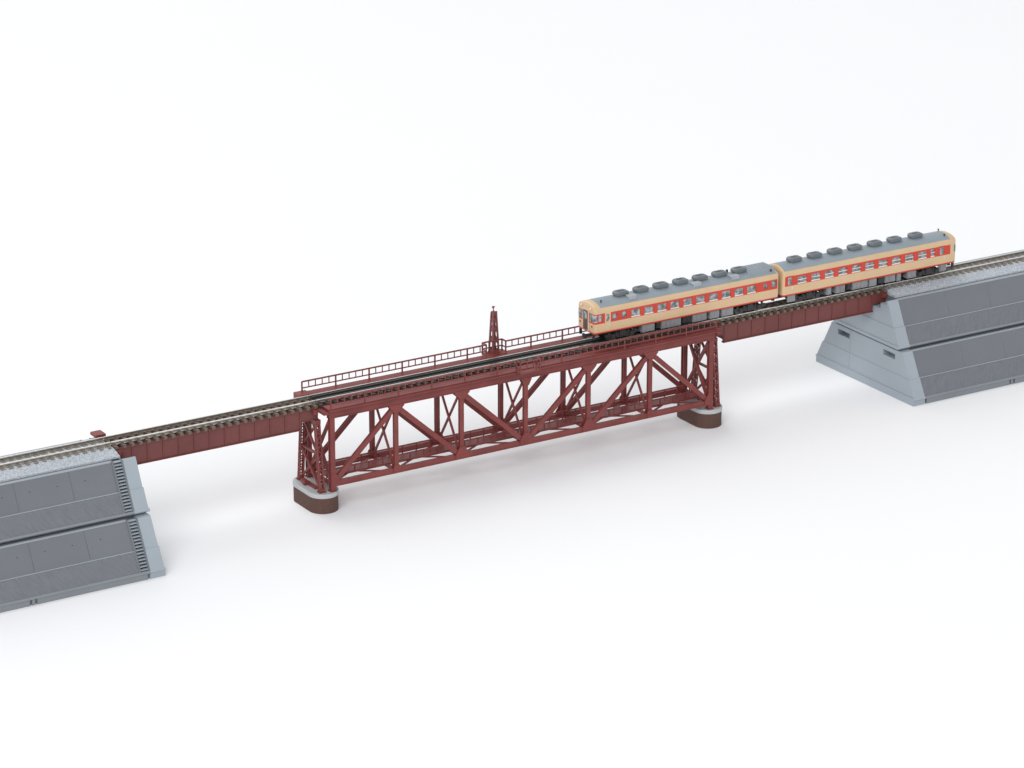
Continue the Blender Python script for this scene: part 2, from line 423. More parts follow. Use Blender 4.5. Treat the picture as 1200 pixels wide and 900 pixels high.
# ------------------------------------------------------------------ plate girder spans
def girder(x0, x1, deep0, deep1, label, refuge):
    root = thing('plate_girder_span', label, 'girder bridge', ((x0+x1)/2, 0, 52.5), 'plate girder spans')
    ZT = 64.6
    for s in (-1, 1):
        w = MB()
        poly = [(deep0, 52.9), (deep1, 52.9), (deep1, 57.8), (x1, 57.8), (x1, ZT-.5), (x0, ZT-.5), (x0, 57.8), (deep0, 57.8)]
        ys = sorted((s*7.2, s*7.9)); w.prism_y(poly, *ys)
        f = [MB(), MB()]
        ys = sorted((s*6.2, s*8.7))
        w.box(deep0, deep1, ys[0], ys[1], 52.3, 52.9); w.box(x0, x1, ys[0], ys[1], ZT-.5, ZT)
        w.box(x0, deep0 - .003, sorted((s*6.2, s*8.2))[0], sorted((s*6.2, s*8.2))[1], 57.3, 57.797); w.box(deep1 + .003, x1, sorted((s*6.2, s*8.2))[0], sorted((s*6.2, s*8.2))[1], 57.3, 57.797)
        n = 11; pitch = (deep1 - deep0 - 2.0) / n
        for i in range(n + 1):
            x = deep0 + 1.0 + i * pitch
            ys = sorted((s*7.88, s*8.35)); w.box(x-.28, x+.28, ys[0], ys[1], 52.9, ZT-.5)
        w.build('girder_web', M['girder'], root)
    for x in (deep0 + 1.5, deep0 + 35, deep1 - 35, deep1 - 1.5):
        c = MB(); c.box(x-.5, x+.5, -7.15, 7.15, 54, 62); c.build('cross_frame', M['girder'], root)
    for a in (x0 + 1.2, x1 - 4.2):
        e = MB(); e.box(a, a+3, -10.5, 10.5, ZT-3.4, ZT-.6); e.build('end_beam', M['truss'], root)
    for y in (-4.75, 4.75): rail_mb(x0 + .15, x1 - .15, y).build('rail', [M['rail'], M['rail_web_shade']], root)
    tm = tie_mesh('sleeper', M['timber'], 9.2, 2.05, ZT, 66.25)
    n = int((x1 - x0 - 3) / 5.25)
    st = (x1 - x0 - 3.4) / n
    repeat('sleeper', tm, root, [(x0 + 1.7 + i*st, 0, 65) for i in range(n+1)])
    if refuge:
        r = MB(); r.box(-138.0, -131.4, 14.4, 22.2, 64.2, 66.0); r.box(-136.6, -132.8, 8.0, 14.4, 63.2, 64.5)
        r.build('end_platform', M['truss'], root, bevel=.25)
    return root
girder(-137.7, -3.4, -127.0, -14.6, 'brown red plate girder span with bare track between the stair blocks and the truss', True)
girder(282.2, 420.4, 290.4, 409.6, 'brown red plate girder span under the two railcars, ending at the block with slots', False)

# ------------------------------------------------------------------ truss bridge
truss = thing('truss_bridge', 'red deck truss bridge with cross braced panels and handrails, standing between two brick piers', 'truss bridge', (139.2, 0, 12.5))
T = M['truss']
def hsec(m, p, q, w, h, yplane):
    """member in a truss plane: two flanges (faces to +-y) and a web, as moulded channels"""
    p, q = Vector(p), Vector(q)
    for dy in (-w/2 + .35, w/2 - .35):
        m.beam(p + Vector((0, dy, 0)), q + Vector((0, dy, 0)), .7, h, up=(0.01, 0, 1) if abs((q-p).normalized().z) < .9 else (1, 0, 0))
    m.beam(p, q, w - 1.39, h * .45, up=(0.01, 0, 1) if abs((q-p).normalized().z) < .9 else (1, 0, 0))
for s in (-1, 1):
    y = s * W
    c = MB(); c.box(PX[0]-2.2, PX[6]+2.2, y-1.5, y+1.5, ZT0, ZT1)
    c.box(PX[0]-2.2, PX[6]+2.2, y-1.9, y+1.9, ZT1-.6, ZT1+.003)
    c.box(PX[0]-2.2, PX[6]+2.2, y-1.8, y+1.8, ZT0-.003, ZT0+.5)
    c.build('top_chord', T, truss)
    c = MB(); c.box(PX[0], PX[6], y-1.3, y+1.3, ZB0, ZB1); c.box(PX[0], PX[6], y-1.5, y+1.5, ZB0-.003, ZB0+.5)
    c.build('bottom_chord', T, truss)
    for i, x in enumerate(PX):
        c = MB()
        if i in (0, 6):
            hsec(c, (x, y, 13.6), (x, y, ZT0), 3.0, 3.1, y)
        else: hsec(c, (x, y, ZB1), (x, y, ZT0), 2.4, 2.7, y)
        c.build('post', T, truss)
    zt_, zb_ = ZT0 - .6, ZB1 - 1.6
    D = [(0,'b',1,'t'), (1,'t',2,'b'), (2,'t',3,'b'), (3,'b',4,'t'), (4,'b',5,'t'), (5,'t',6,'b')]
    for i, a, j, b in D:
        c = MB(); hsec(c, (PX[i], y, zb_ if a == 'b' else zt_), (PX[j], y, zb_ if b == 'b' else zt_), 2.1, 3.0, y)
        c.build('diagonal', T, truss)
    # gusset plates at the nodes
    for i, x in enumerate(PX):
        for dy in (-1.62, 1.62):
            up_, dn = (i in (1, 2, 4, 5)), (i in (0, 2, 3, 4, 6))
            yy = sorted((y + dy - .15, y + dy + .15))
            if i in (1, 2, 4, 5, 3):
                k = 5.2 if up_ else 3.6
                c = MB(); c.prism_y([(x-k, ZT0+.4), (x+k, ZT0+.4), (x+k, ZT0-.6), (x+1.6, ZT0-4.6), (x-1.6, ZT0-4.6), (x-k, ZT0-.6)], *yy)
                c.build('gusset_plate', T, truss)
            if dn or i in (1, 5):
                k = 4.6 if dn else 2.4
                c = MB(); h = 5.0 if dn else 2.2
                xa, xb = (x - (1.5 if i == 0 else k)), (x + (1.5 if i == 6 else k))
                c.prism_y([(xa, ZB0+.1), (xb, ZB0+.1), (xb, ZB1+.4), (min(xb, x+1.6), ZB1+h), (max(xa, x-1.6), ZB1+h), (xa, ZB1+.4)], *yy)
                c.build('gusset_plate', T, truss)
    for x in (PX[0], PX[6]):
        c = MB(); c.box(x-2.2, x+2.2, y-2.1, y+2.1, 12.5, 13.1); c.box(x-1.5, x+1.5, y-1.6, y+1.6, 13.1, 14.4); c.build('shoe', T, truss)
# transverse frames
for i, x in enumerate(PX):
    c = MB(); c.box(x-.8, x+.8, -W+1.3, W-1.3, ZB0+.3, 17.7); c.build('floor_beam', T, truss)
    c = MB(); c.box(x-.9, x+.9, -W+1.5, W-1.5, ZT0+.8, ZT1-.4); c.build('cross_beam', T, truss)
    th = 1.15 if i not in (0, 6) else 1.7
    for s, off in ((-1, -.45), (1, .45)):
        c = MB(); c.beam((x+off, s*(W-1.2), ZB1), (x+off, -s*(W-1.2), ZT0), th, th*1.0, up=(1,0,0)); c.build('sway_brace', T, truss)
# bottom laterals
for i in range(6):
    for s, dz in ((-1, 0), (1, -.75)):
        c = MB(); c.beam((PX[i]+.5, s*(W-.8), ZB0+1.6+dz), (PX[i+1]-.5, -s*(W-.8), ZB0+1.6+dz), 1.3, .7); c.build('lateral_brace', T, truss)
# deck: stringers, sleepers, rails, guard rails
for y in (-4.75, 4.75):
    c = MB(); c.box(PX[0]-3.5, PX[6]+3.5, y-1.1, y+1.1, 61.4, 64.6); c.build('stringer', T, truss)
    rail_mb(-3.2, 282.0, y).build('rail', [M['rail'], M['rail_web_shade']], truss)
for y in (-2.3, 2.3):
    g = MB(); g.prism_x([(y-.7, 66.2), (y+.7, 66.2), (y+.3, 66.6), (y+.4, 67.9), (y-.4, 67.9), (y-.3, 66.6)], -1.5, 280.2); g.build('guard_rail', M['guard'], truss)
c = MB(); c.box(-2.0, 280.4, -1.5, 1.5, 66.27, 66.75); c.build('deck_plate', M['deckplate'], truss)
tm = tie_mesh('sleeper', M['tie_dark'], 9.0, 2.2, 64.6, 66.25)
n = 54; repeat('sleeper', tm, truss, [(-1.4 + i * (281.2 / n), 0, 65) for i in range(n+1)])
# walkways with handrails
P0 = 0.0; P12 = 278.2; PITCH = (P12 - P0) / 12
R0, R1 = 129.2, 144.2          # refuge in the middle
def handrail(parent, path, zf, top, mid, name='handrail', mat=T, th=.55):
    m = MB()
    for a, b in zip(path, path[1:]):
        for z, t in ((top, th), (mid, th*.9)):
            m.beam((a[0], a[1], z), (b[0], b[1], z), t, t)
    return m.build(name, mat, parent)
for s in (-1, 1):
    yo, yi = s*18.0, s*10.6
    ya, yb = sorted((yo, yi))
    w = MB(); w.box(-1.6, 279.8, ya, yb, ZW-.7, ZW)
    edge = sorted((s*16.2, s*19.0)); w.box(-1.6, 279.8, edge[0], edge[1], ZW-1.5, ZW-.703)
    for i, x in enumerate(PX):                        # brackets under the walkway
        b_ = sorted((s*(W+1.4), s*17.4)); w.box(x-.6, x+.6, b_[0], b_[1], ZW-2.6, ZW-1.503)
    wo = w.build('walkway', T, truss)
    ro = MB(); ys = sorted((s*18.0, s*22.6)); ro.box(R0, R1, ys[0], ys[1], ZW-1.3, ZW+.006)
    ys = sorted((s*13.5, s*18.0)); ro.box(R0+2, R1-2, ys[0], ys[1], ZW+.01, ZW+.35)
    ro.build('refuge_platform', T, wo)
    yr = s*17.7; yk = s*22.2
    zt_, zm_ = 72.4, 68.4
    path = [(P0, yr), (R0+.4, yr), (R0+.4, yk), (R1-.4, yk), (R1-.4, yr), (P12, yr)]
    hr = MB()
    for a, b in zip(path, path[1:]):
        for z, t in ((zt_, .78), (zm_, .62)): hr.beam((a[0], a[1], z), (b[0], b[1], z), t, t)
    sub = PITCH / 5
    for i in range(61):
        x = P0 + i * sub
        if R0 < x < R1 or i % 5 == 0: continue
        hr.beam((x, yr, zm_), (x, yr, zt_), .5, .5, up=(0,1,0))
    for k in range(1, 3):
        hr.beam((R0+.4+k*4.7, yk, zm_), (R0+.4+k*4.7, yk, zt_), .5, .5, up=(0,1,0))
    ho = hr.build('handrail', T, wo)
    pm = MB(); pm.box(-.38, .38, -.38, .38, 0, zt_ - ZW + .05)
    pmesh = pm.mesh('handrail_post', [T])
    base = root_org(truss)
    spots = [(P0 + i*PITCH, yr, ZW) for i in range(13) if not (R0 < P0 + i*PITCH < R1)] + [(R0+.4, yr, ZW), (R1-.4, yr, ZW), (R0+.4, yk, ZW), (R1-.4, yk, ZW)]
    for sp in spots:
        o = bpy.data.objects.new('handrail_post', pmesh); COL.objects.link(o); o.parent = wo; o.location = (Vector(sp) - base) * S
    # end platforms at the truss ends
    if s == 1:
        for a, b in ((-5.2, 3.0), (275.6, 283.8)):
            e = MB(); ys = sorted((s*11.0, s*19.2)); e.box(a, b, ys[0], ys[1], ZW-3.6, ZW+.5); e.build('end_platform', T, truss, bevel=.25)
for x in (-3.2, 280.2):
    c = MB(); c.box(x-1.6, x+1.6, -18.0, 16, 62.6, 64.2); c.build('end_beam', T, truss)
# lower inspection walkway
iw = MB(); iw.box(3.6, 274.8, -4.0, 5.0, 17.72, 18.15)
for y in (-4.1, 5.1): iw.box(3.6, 274.8, y-.22, y+.22, 16.95, 18.4)
iwo = iw.build('inspection_walkway', T, truss)
for y in (-4.1, 5.1):
    h = MB(); zf = 18.4; zr_ = 21.8 if y < 0 else 23.4
    h.beam((3.8, y, zr_), (274.6, y, zr_), .55, .6)
    nn = 28
    for i in range(nn + 1):
        x = 4.0 + i * (270.4 / nn); h.box(x-.32, x+.32, y-.3, y+.3, zf, zr_+.2)
    h.build('handrail', T, iwo)

# ------------------------------------------------------------------ trestle towers on the piers
def tower(xc, label):
    root = thing('trestle_tower', label, 'steel tower', (xc, 0, 12.5), 'trestle towers carrying the girder ends')
    G = M['truss']
    zt = 57.2; zb = 12.5
    yb, yt = 13.0, 8.4
    Y = lambda z: yb + (yt - yb) * (z - zb) / (zt - zb)
    for s in (-1, 1):
        l = MB()
        # laced box leg: four corner angles, batten plates and zigzag lacing
        hw = 1.35
        for dx in (-hw, hw):
            for dy in (-.95, .95):
                l.beam((xc+dx, s*Y(zb+.6)+dy, zb+.6), (xc+dx, s*Y(zt)+dy, zt), .72, .72, up=(1,0,0))
        n = 15
        for i in range(n):
            z0 = zb + 1 + (zt - zb - 2) * i / n; z1 = zb + 1 + (zt - zb - 2) * (i+1) / n
            k = 1 if i % 2 else -1
            for dy in (-1.1, 1.1):
                l.beam((xc - k*hw, s*Y(z0)+dy, z0), (xc + k*hw, s*Y(z1)+dy, z1), .3, .55, up=(1,0,0))
            for dx in (-hw-.1, hw+.1):
                l.beam((xc+dx, s*Y(z0)-k*.95, z0), (xc+dx, s*Y(z1)+k*.95, z1), .3, .55, up=(0,1,0))
        lo = l.build('leg', G, root)
        f = MB(); f.box(xc-2.3, xc+2.3, s*Y(zb)-1.9, s*Y(zb)+1.9, zb, zb+.7); f.box(xc-1.7, xc+1.7, s*Y(zb)-1.3, s*Y(zb)+1.3, zb+.7, zb+2.4); f.build('foot', G, lo)
        f = MB(); f.box(xc-1.9, xc+1.9, s*Y(zt)-1.5, s*Y(zt)+1.5, zt-2.2, zt); f.build('cap', G, lo)
    zm = 35.5
    for z in (zm, zt - 1.6):
        c = MB(); c.box(xc-.7, xc+.7, -Y(z)+1, Y(z)-1, z-.7, z+.7); c.build('strut', G, root)
    for z0, z1 in ((zb + 2.5, zm - .6), (zm + .6, zt - 2)):
        for s, off in ((-1, -.62), (1, .62)):
            c = MB(); c.beam((xc+off, s*(Y(z0)-.6), z0), (xc+off, -s*(Y(z1)-.6), z1), 1.2, 1.2, up=(1,0,0)); c.build('cross_brace', G, root)
    c = MB(); c.box(xc-1.2, xc+1.2, -7, 7, zb, zb+1.4); c.beam((xc-2.4, 1.5, zb+2.2), (xc-2.4, 6.5, zb+2.2), 2.6, 2.2); c.box(xc-3.4, xc-1.2, 2.2, 3.6, zb, zb+2); c.build('sill', G, root)
    c = MB(); c.box(xc-1.5, xc+1.5, -9.2, 9.2, zt+.003, 57.29); c.build('bearing_plate', G, root)
    return root
tower(-4.6, 'tapering laced steel tower at the left end of the truss, with no train above it')
tower(283.0, 'tapering laced steel tower at the right end of the truss, under the front railcar')

# ------------------------------------------------------------------ brick piers
def stadium(xc, L, r, n=18):
    p = []
    for i in range(n+1):
        a = math.pi * i / n; p.append((xc + r*math.cos(a), L/2 + r*math.sin(a)))
    for i in range(n+1):
        a = math.pi + math.pi * i / n; p.append((xc + r*math.cos(a), -L/2 + r*math.sin(a)))
    return p
def pier(xc, label):
    root = thing('brick_pier', label, 'bridge pier', (xc, 0, 0), 'round ended brick piers')
    m = MB(); m.prism_z(stadium(xc, 17.9, 9.15), 0, 9.75); m.build('brick_base', M['brick'], root)
    m = MB(); m.prism_z(stadium(xc, 17.9, 9.55), 9.75, 12.5); m.build('coping_slab', M['coping'], root, bevel=.35)
pier(-1.5, 'round ended brick pier under the left end of the truss')
pier(278.7, 'round ended brick pier under the right end of the truss')

# ------------------------------------------------------------------ lattice mast on the refuge
def mast():
    xc, yc, z0, z1 = 135.8, 18.7, ZW + .4, 92.3
    root = thing('lattice_mast', 'dark red tapering lattice mast standing on the far walkway of the truss', 'lattice mast', (xc, yc, z0))
    P = M['pole']
    hb, ht = 2.15, 1.05
    H = lambda z: hb + (ht - hb) * (z - z0) / (z1 - z0)
    m = MB(); m.box(xc-3.0, xc+3.0, yc-3.0, yc+2.6, z0-.04, z0+.5); m.build('base_plate', M['truss'], root)
    for sx in (-1, 1):
        for sy in (-1, 1):
            l = MB(); l.beam((xc+sx*hb, yc+sy*hb, z0+.5), (xc+sx*ht, yc+sy*ht, z1), .95, .95, up=(0,1,0)); l.build('leg', P, root)
    br = MB(); n = 5
    zs = [z0 + .9, z0 + 8.4, z0 + 15.4, z0 + 21.6, z1 - .6]
    n = 4
    for i in range(n+1):
        h = H(zs[i])
        for s in (-1, 1):
            br.beam((xc-h, yc+s*h, zs[i]), (xc+h, yc+s*h, zs[i]), .45, 1.5); br.beam((xc+s*h, yc-h, zs[i]), (xc+s*h, yc+h, zs[i]), .45, 1.5)
        if i < n:
            for s in (-1, 1):
                for t0, sg in ((0, 1), (1, -1)):           # corner gussets leave an oval opening
                    za = zs[i] + (zs[i+1]-zs[i]) * (.12 + .76*t0); zb2 = za + sg * 1.7
                    ha, hb2 = H(za), H(zb2)
                    for k in (-1, 1):
                        br.beam((xc+k*ha*.2, yc+s*ha, za), (xc+k*hb2, yc+s*hb2, zb2), .4, .7); br.beam((xc+s*ha, yc+k*ha*.2, za), (xc+s*hb2, yc+k*hb2, zb2), .4, .7)
    br.build('lattice', P, root)
    c = MB(); c.box(xc-1.35, xc+1.35, yc-1.35, yc+1.35, z1, z1+.5); c.build('cap_plate', P, root)
    for dx, dy, h in ((-.4, 0, 3.6), (1.5, -.6, 1.5)):
        i_ = MB(); b0 = z1 + (.5 if h > 2 else -.8)
        if h < 2: i_.beam((xc+.6, yc-.6, b0+.2), (xc+dx, yc+dy, b0+.2), .4, .4)
        i_.cyl((xc+dx, yc+dy, b0), (xc+dx, yc+dy, b0+h), .34, 10); i_.cyl((xc+dx, yc+dy, b0+h*.62), (xc+dx, yc+dy, b0+h*.86), .72, 10, .5)
        if h > 2: i_.box(xc+dx-1.0, xc+dx+1.1, yc+dy-.28, yc+dy+.28, b0+h*.78, b0+h*.94)
        i_.build('insulator', P, root)
mast()

# ------------------------------------------------------------------ railcars
ZB, ZSK, ZBELT, ZRED, ZE, ZTOP = 75.6, 76.55, 82.1, 88.6, 92.0, 94.7
HW = 9.7
def body_half(z):
    """half width of the car body at height z"""
    if z <= 77.5: return HW - .35 * (77.5 - z) / 2
    if z <= 90.4: return HW
    t = (z - 90.4) / (ZE - 90.4)
    return HW - .7 * t * t
def roof_pts(n=12):
    h = body_half(ZE) ; out = []
    for i in range(n + 1):
        u = -1 + 2 * i / n
        out.append((u*h, ZE + (ZTOP - ZE) * (1 - abs(u)**2.3)))
    return out
def railcar(x0, x1, label, cab, windows, vents, midbar, extra):
    """cab: -1 driver's cab at x0, +1 at x1"""
    L = x1 - x0; xm = (x0 + x1) / 2
    root = thing('railcar', label, 'railcar', (xm, 0, ZR), 'cream and red railcars coupled on the bridge')
    cr, rd = 0, 1
    # ---- body sides as a grid with real window openings
    zs = [ZB, ZSK, 79.2, ZBELT, 82.5, 83.4, 87.35, 87.9, ZRED, 90.4, 91.0, 91.5, ZE]
    def zband(k):
        a = zs[k]
        if a < ZSK - .01: return rd
        if a < ZBELT - .01: return cr
        if a < ZRED - .01: return rd
        return cr
    body = MB()
    wb = {}
    xs = {x0 + 1.4, x1 - 1.4}
    for w in windows: xs |= {w[0], w[1]}
    for q in extra.get('cream_x', []): xs |= {q[0]}
    xs = sorted(xs)
    for s in (-1, 1):
        for a, b in zip(xs, xs[1:]):
            for k in range(len(zs) - 1):
                cell = None
                for w in windows:
                    if abs(w[0]-a) < .01 and abs(w[1]-b) < .01 and w[2]-.01 <= zs[k] and zs[k+1] <= w[3]+.01: cell = w
                pts = [(a, s*body_half(zs[k]), zs[k]), (b, s*body_half(zs[k]), zs[k]), (b, s*body_half(zs[k+1]), zs[k+1]), (a, s*body_half(zs[k+1]), zs[k+1])]
                if cell is None:
                    col = zband(k)
                    for z_a, z_b in extra.get('cream_x', []):
                        if a >= z_a - .01 and b <= z_b + .01: col = cr if zs[k] >= ZSK - .01 else rd
                    body.add(pts, [(0,1,2,3)], col)
        for w in windows:                              # reveals
            y1_, y2_ = s*HW, s*(HW - .55)
            body.add([(w[0], y1_, w[2]), (w[0], y2_, w[2]), (w[0], y2_, w[3]), (w[0], y1_, w[3])], [(0,1,2,3)], rd)
            body.add([(w[1], y1_, w[2]), (w[1], y2_, w[2]), (w[1], y2_, w[3]), (w[1], y1_, w[3])], [(0,1,2,3)], rd)
            body.add([(w[0], y1_, w[2]), (w[1], y1_, w[2]), (w[1], y2_, w[2]), (w[0], y2_, w[2])], [(0,1,2,3)], rd)
            body.add([(w[0], y1_, w[3]), (w[1], y1_, w[3]), (w[1], y2_, w[3]), (w[0], y2_, w[3])], [(0,1,2,3)], rd)
    # ---- ends: corner curve and end face
    rp = roof_pts()
    for e, xe, dirn in ((-1, x0, 1), (1, x1, -1)):
        is_cab = (e == cab)
        rows = zs
        cols = [(1.4, 0.0), (.55, -.28), (.12, -.9), (0.0, -1.9)]
        def pt(s, c, z):
            dx, dy = cols[c]; return (xe + dirn*dx, s*(body_half(z) + dy), z)
        for k in range(len(rows) - 1):
            band = zband(k)
            if not is_cab and band == rd and rows[k] >= ZBELT - .01: band = cr
            for s in (-1, 1):
                for c in range(3):
                    body.add([pt(s, c, rows[k]), pt(s, c+1, rows[k]), pt(s, c+1, rows[k+1]), pt(s, c, rows[k+1])], [(0,1,2,3)], cr if (is_cab and extra.get('cream_x') and c < 2 and rows[k] >= ZSK - .01) else band)
            body.add([pt(-1, 3, rows[k]), pt(1, 3, rows[k]), pt(1, 3, rows[k+1]), pt(-1, 3, rows[k+1])], [(0,1,2,3)], band)
        # dome over the end, cream on the cab
        n = len(rp)
        ring0 = [(xe + dirn*(4.6 if is_cab else 1.4), y, z) for y, z in rp]
        ring1 = [(xe + dirn*(1.9 if is_cab else .7), y*.985, ZE + (z - ZE)*(.93)) for y, z in rp]
        ring2 = [(xe + dirn*.35, y*.93, ZE + (z - ZE)*(.72)) for y, z in rp]
        ring3 = [(xe + dirn*0.0, y*.80, ZE + (z-ZE)*.02) for y, z in rp]
        for r0, r1 in ((ring0, ring1), (ring1, ring2), (ring2, ring3)):
            body.add(r0 + r1, [(i, i+1, n+i+1, n+i) for i in range(n-1)], cr)
        if is_cab:
            ea = [(xe + dirn*1.4, y, z) for y, z in (rp[0], rp[-1])]
    body.add([(x0+1, -9.2, ZB), (x1-1, -9.2, ZB), (x1-1, 9.2, ZB), (x0+1, 9.2, ZB)], [(0,1,2,3)], rd)
    bo = body.build('body', [M['cream'], M['red']], root, smooth=False)
    # cream cornice + grey roof
    rf = MB()
    ra, rb_ = x0 + (4.6 if cab < 0 else 1.4), x1 - (4.6 if cab > 0 else 1.4)
    n = len(rp)
    ring = lambda x: [(x, y, z) for y, z in rp]
    rf.add(ring(ra) + ring(rb_), [(i, i+1, n+i+1, n+i) for i in range(n-1)])
    rf.add(ring(ra), [tuple(range(n))]); rf.add(ring(rb_), [tuple(range(n))])
    ro = rf.build('roof', M['roof'], root)
    for p in ro.data.polygons: p.use_smooth = len(p.vertices) == 4
    if True:                                           # eave strip in body colour over the cab roof ends
        g = MB()
        for s in (-1, 1):
            ys = sorted((s*(body_half(ZE)-.05), s*(body_half(ZE)+.16))); g.box(x0+1.3, x1-1.3, ys[0], ys[1], ZE-.25, ZE+.12)
        g.build('rain_gutter', M['cream'], ro)
    # ---- windows: each pane set back in its opening
    for w in windows:
        for s in (-1, 1):
            g = MB(); ys = sorted((s*(HW-.5), s*(HW-.9))); g.box(w[0]-.1, w[1]+.1, ys[0], ys[1], w[2]-.1, w[3]+.1)
            wo = g.build('window', M['glass'], root)
            if w[4]:
                f = MB(); ys = sorted((s*(HW+.04), s*(HW-.5)))
                f.box(w[0]+.05, w[1]-.05, ys[0], ys[1], w[2]+.004, w[2]+.62)
                if w[4] == 2:
                    zc = (w[2] + w[3]) / 2 + .25; f.box(w[0]+.05, w[1]-.05, ys[0], ys[1], zc-.2, zc+.2)
                f.build('sash', M['sash'], wo)
    # ---- doors
    for d0, d1, frame in extra.get('doors', []):
        for s in (-1, 1):
            g = MB(); y0_, y1_ = sorted((s*(HW-.02), s*(HW+.12)))
            if frame: yp = sorted((s*(HW-.1), s*(HW+.06))); g.box(d0+.41, d1-.41, yp[0], yp[1], 77.6, 88.29)
            fm = M['cream'] if frame else M['red']
            zd = 77.6 if frame else 82.3; g.box(d0, d0+.4, y0_, y1_, zd, 88.3); g.box(d1-.4, d1, y0_, y1_, zd, 88.3); g.box(d0, d1, y0_+.01*s, y1_+.01*s, 88.3, 88.75)
            do = g.build('door', fm, root)
            g = MB(); y0_, y1_ = sorted((s*(HW-.05), s*(HW+.09))); g.box(d0+1.0, d1-1.0, y0_, y1_, 82.9, 87.7); g.build('window', M['glass'], do)
            g = MB(); y0_, y1_ = sorted((s*(HW), s*(HW+.35))); g.box(d1-.8, d1-.55, y0_, y1_, 80.0, 81.6); g.build('handle', M['sash'], do)
    # ---- cab end: gangway door, wrap-round windscreens, lamps, handrails
    xe, dn = (x0, -1) if cab < 0 else (x1, 1)
    def fx(a, b): return sorted((xe + dn*a, xe + dn*b))
    g = MB(); a, b = fx(-.3, .55); g.box(a, b, -3.3, 3.3, 76.2, 90.2)
    a, b = fx(.55, .72); go = g.build('gangway', M['cream'], root, bevel=.2)
    g = MB(); a, b = fx(.5, .62); g.box(a, b, -2.5, 2.5, 76.7, 89.4); dd = g.build('gangway_door', M['door_dark'], root)
    g = MB(); a, b = fx(.6, .68); g.box(a, b, -1.5, 1.5, 83.6, 88.4); g.build('window', M['glass'], dd)
    for s in (-1, 1):
        g = MB()                                           # glass wrapping round the corner of the cab
        o_p = [(-.10, 4.0), (-.10, 7.8), (.02, 8.88), (.42, 9.50), (1.2, 9.79), (1.9, 9.79)]
        i_p = [(.35, 4.0), (.35, 7.6), (.5, 8.5), (.8, 9.0), (1.3, 9.3), (1.9, 9.4)]
        for (p0, p1, q0, q1) in zip(o_p, o_p[1:], i_p, i_p[1:]):
            c8 = [(xe - dn*p[0], s*p[1], z) for z in (83.3, 88.0) for p in (p0, p1, q1, q0)]
            g.add(c8, [(0,1,2,3), (4,5,6,7), (0,1,5,4), (1,2,6,5), (2,3,7,6), (3,0,4,7)])
        ws = g.build('windscreen', M['glass'], root)
        g = MB(); a, b = fx(.02, .2); ys = sorted((s*5.9, s*6.15)); g.box(a, b, ys[0], ys[1], 83.3, 87.2); g.build('wiper', M['black'], ws)
        g = MB(); g.cyl((xe - dn*.9, s*5.2, 91.6), (xe + dn*.35, s*5.2, 91.6), .95, 14); ho = g.build('headlight', M['cream'], root)
        g = MB(); g.cyl((xe + dn*.3, s*5.2, 91.6), (xe + dn*.5, s*5.2, 91.6), .72, 14); g.build('lens', M['lamp'], ho)
        g = MB(); g.cyl((xe - dn*.3, s*6.6, 80.2), (xe + dn*.35, s*6.6, 80.2), .62, 12); g.build('tail_light', M['tail'], root)
        g = MB(); g.beam((xe + dn*.45, s*3.7, 77.5), (xe + dn*.45, s*3.7, 82.5), .22, .22, up=(1,0,0)); g.build('grab_handle', M['sash'], root)
        g = MB(); a, b = fx(.0, -1.6); ys = sorted((s*6.9, s*7.9)); g.box(a, b, ys[0], ys[1], 71.6, 75.6)
        g.build('step', M['black'], root)
    # gangway bellows at the other end
    xo, do_ = (x1, 1) if cab < 0 else (x0, -1)
    g = MB(); a, b = sorted((xo - do_*.2, xo + do_*1.4)); g.box(a, b, -3.6, 3.6, 76.4, 89.8); g.build('gangway_bellows', M['black'], root, bevel=.3)
    # ---- roof equipment
    def zroof(y): return ZE + (ZTOP - ZE) * (1 - abs(y / body_half(ZE))**2.3)
    for x in vents:
        o_ = [(x-4.8, -1.8), (x-3.3, -3.2), (x+3.3, -3.2), (x+4.8, -1.8), (x+4.8, 1.8), (x+3.3, 3.2), (x-3.3, 3.2), (x-4.8, 1.8)]
        i_ = [(x+(a-x)*.86, b*.84) for a, b in o_]; h_ = [(x+(a-x)*.55, b*.45) for a, b in o_]
        zz = zroof(3.5) - .1
        v = MB(); v.prism_z([(x+(a-x)*.88, b*.85) for a, b in o_], zz, zz+1.2); v.prism_z([(x+(a-x)*1.04, b*1.04) for a, b in o_], zz+1.2, zz+2.6)
        nn = 8; zt = zz + 2.6; z2 = zz + 3.2
        m2 = [(x+(a-x)*1.04, b*1.04) for a, b in o_]
        ringA = [(a, b, zt) for a, b in m2]; ringB = [(a, b, z2) for a, b in i_]; ringC = [(a, b, z2) for a, b in h_]; ringD = [(x+(a-x)*.46, b*.36, zt+.1) for a, b in o_]
        v.add(ringA+ringB, [(i,(i+1)%8,8+(i+1)%8,8+i) for i in range(8)]); v.add(ringB+ringC, [(i,(i+1)%8,8+(i+1)%8,8+i) for i in range(8)])
        v.add(ringC+ringD, [(i,(i+1)%8,8+(i+1)%8,8+i) for i in range(8)]); v.add(ringD, [tuple(range(8))])
        v.build('roof_ventilator', M['vent'], ro)
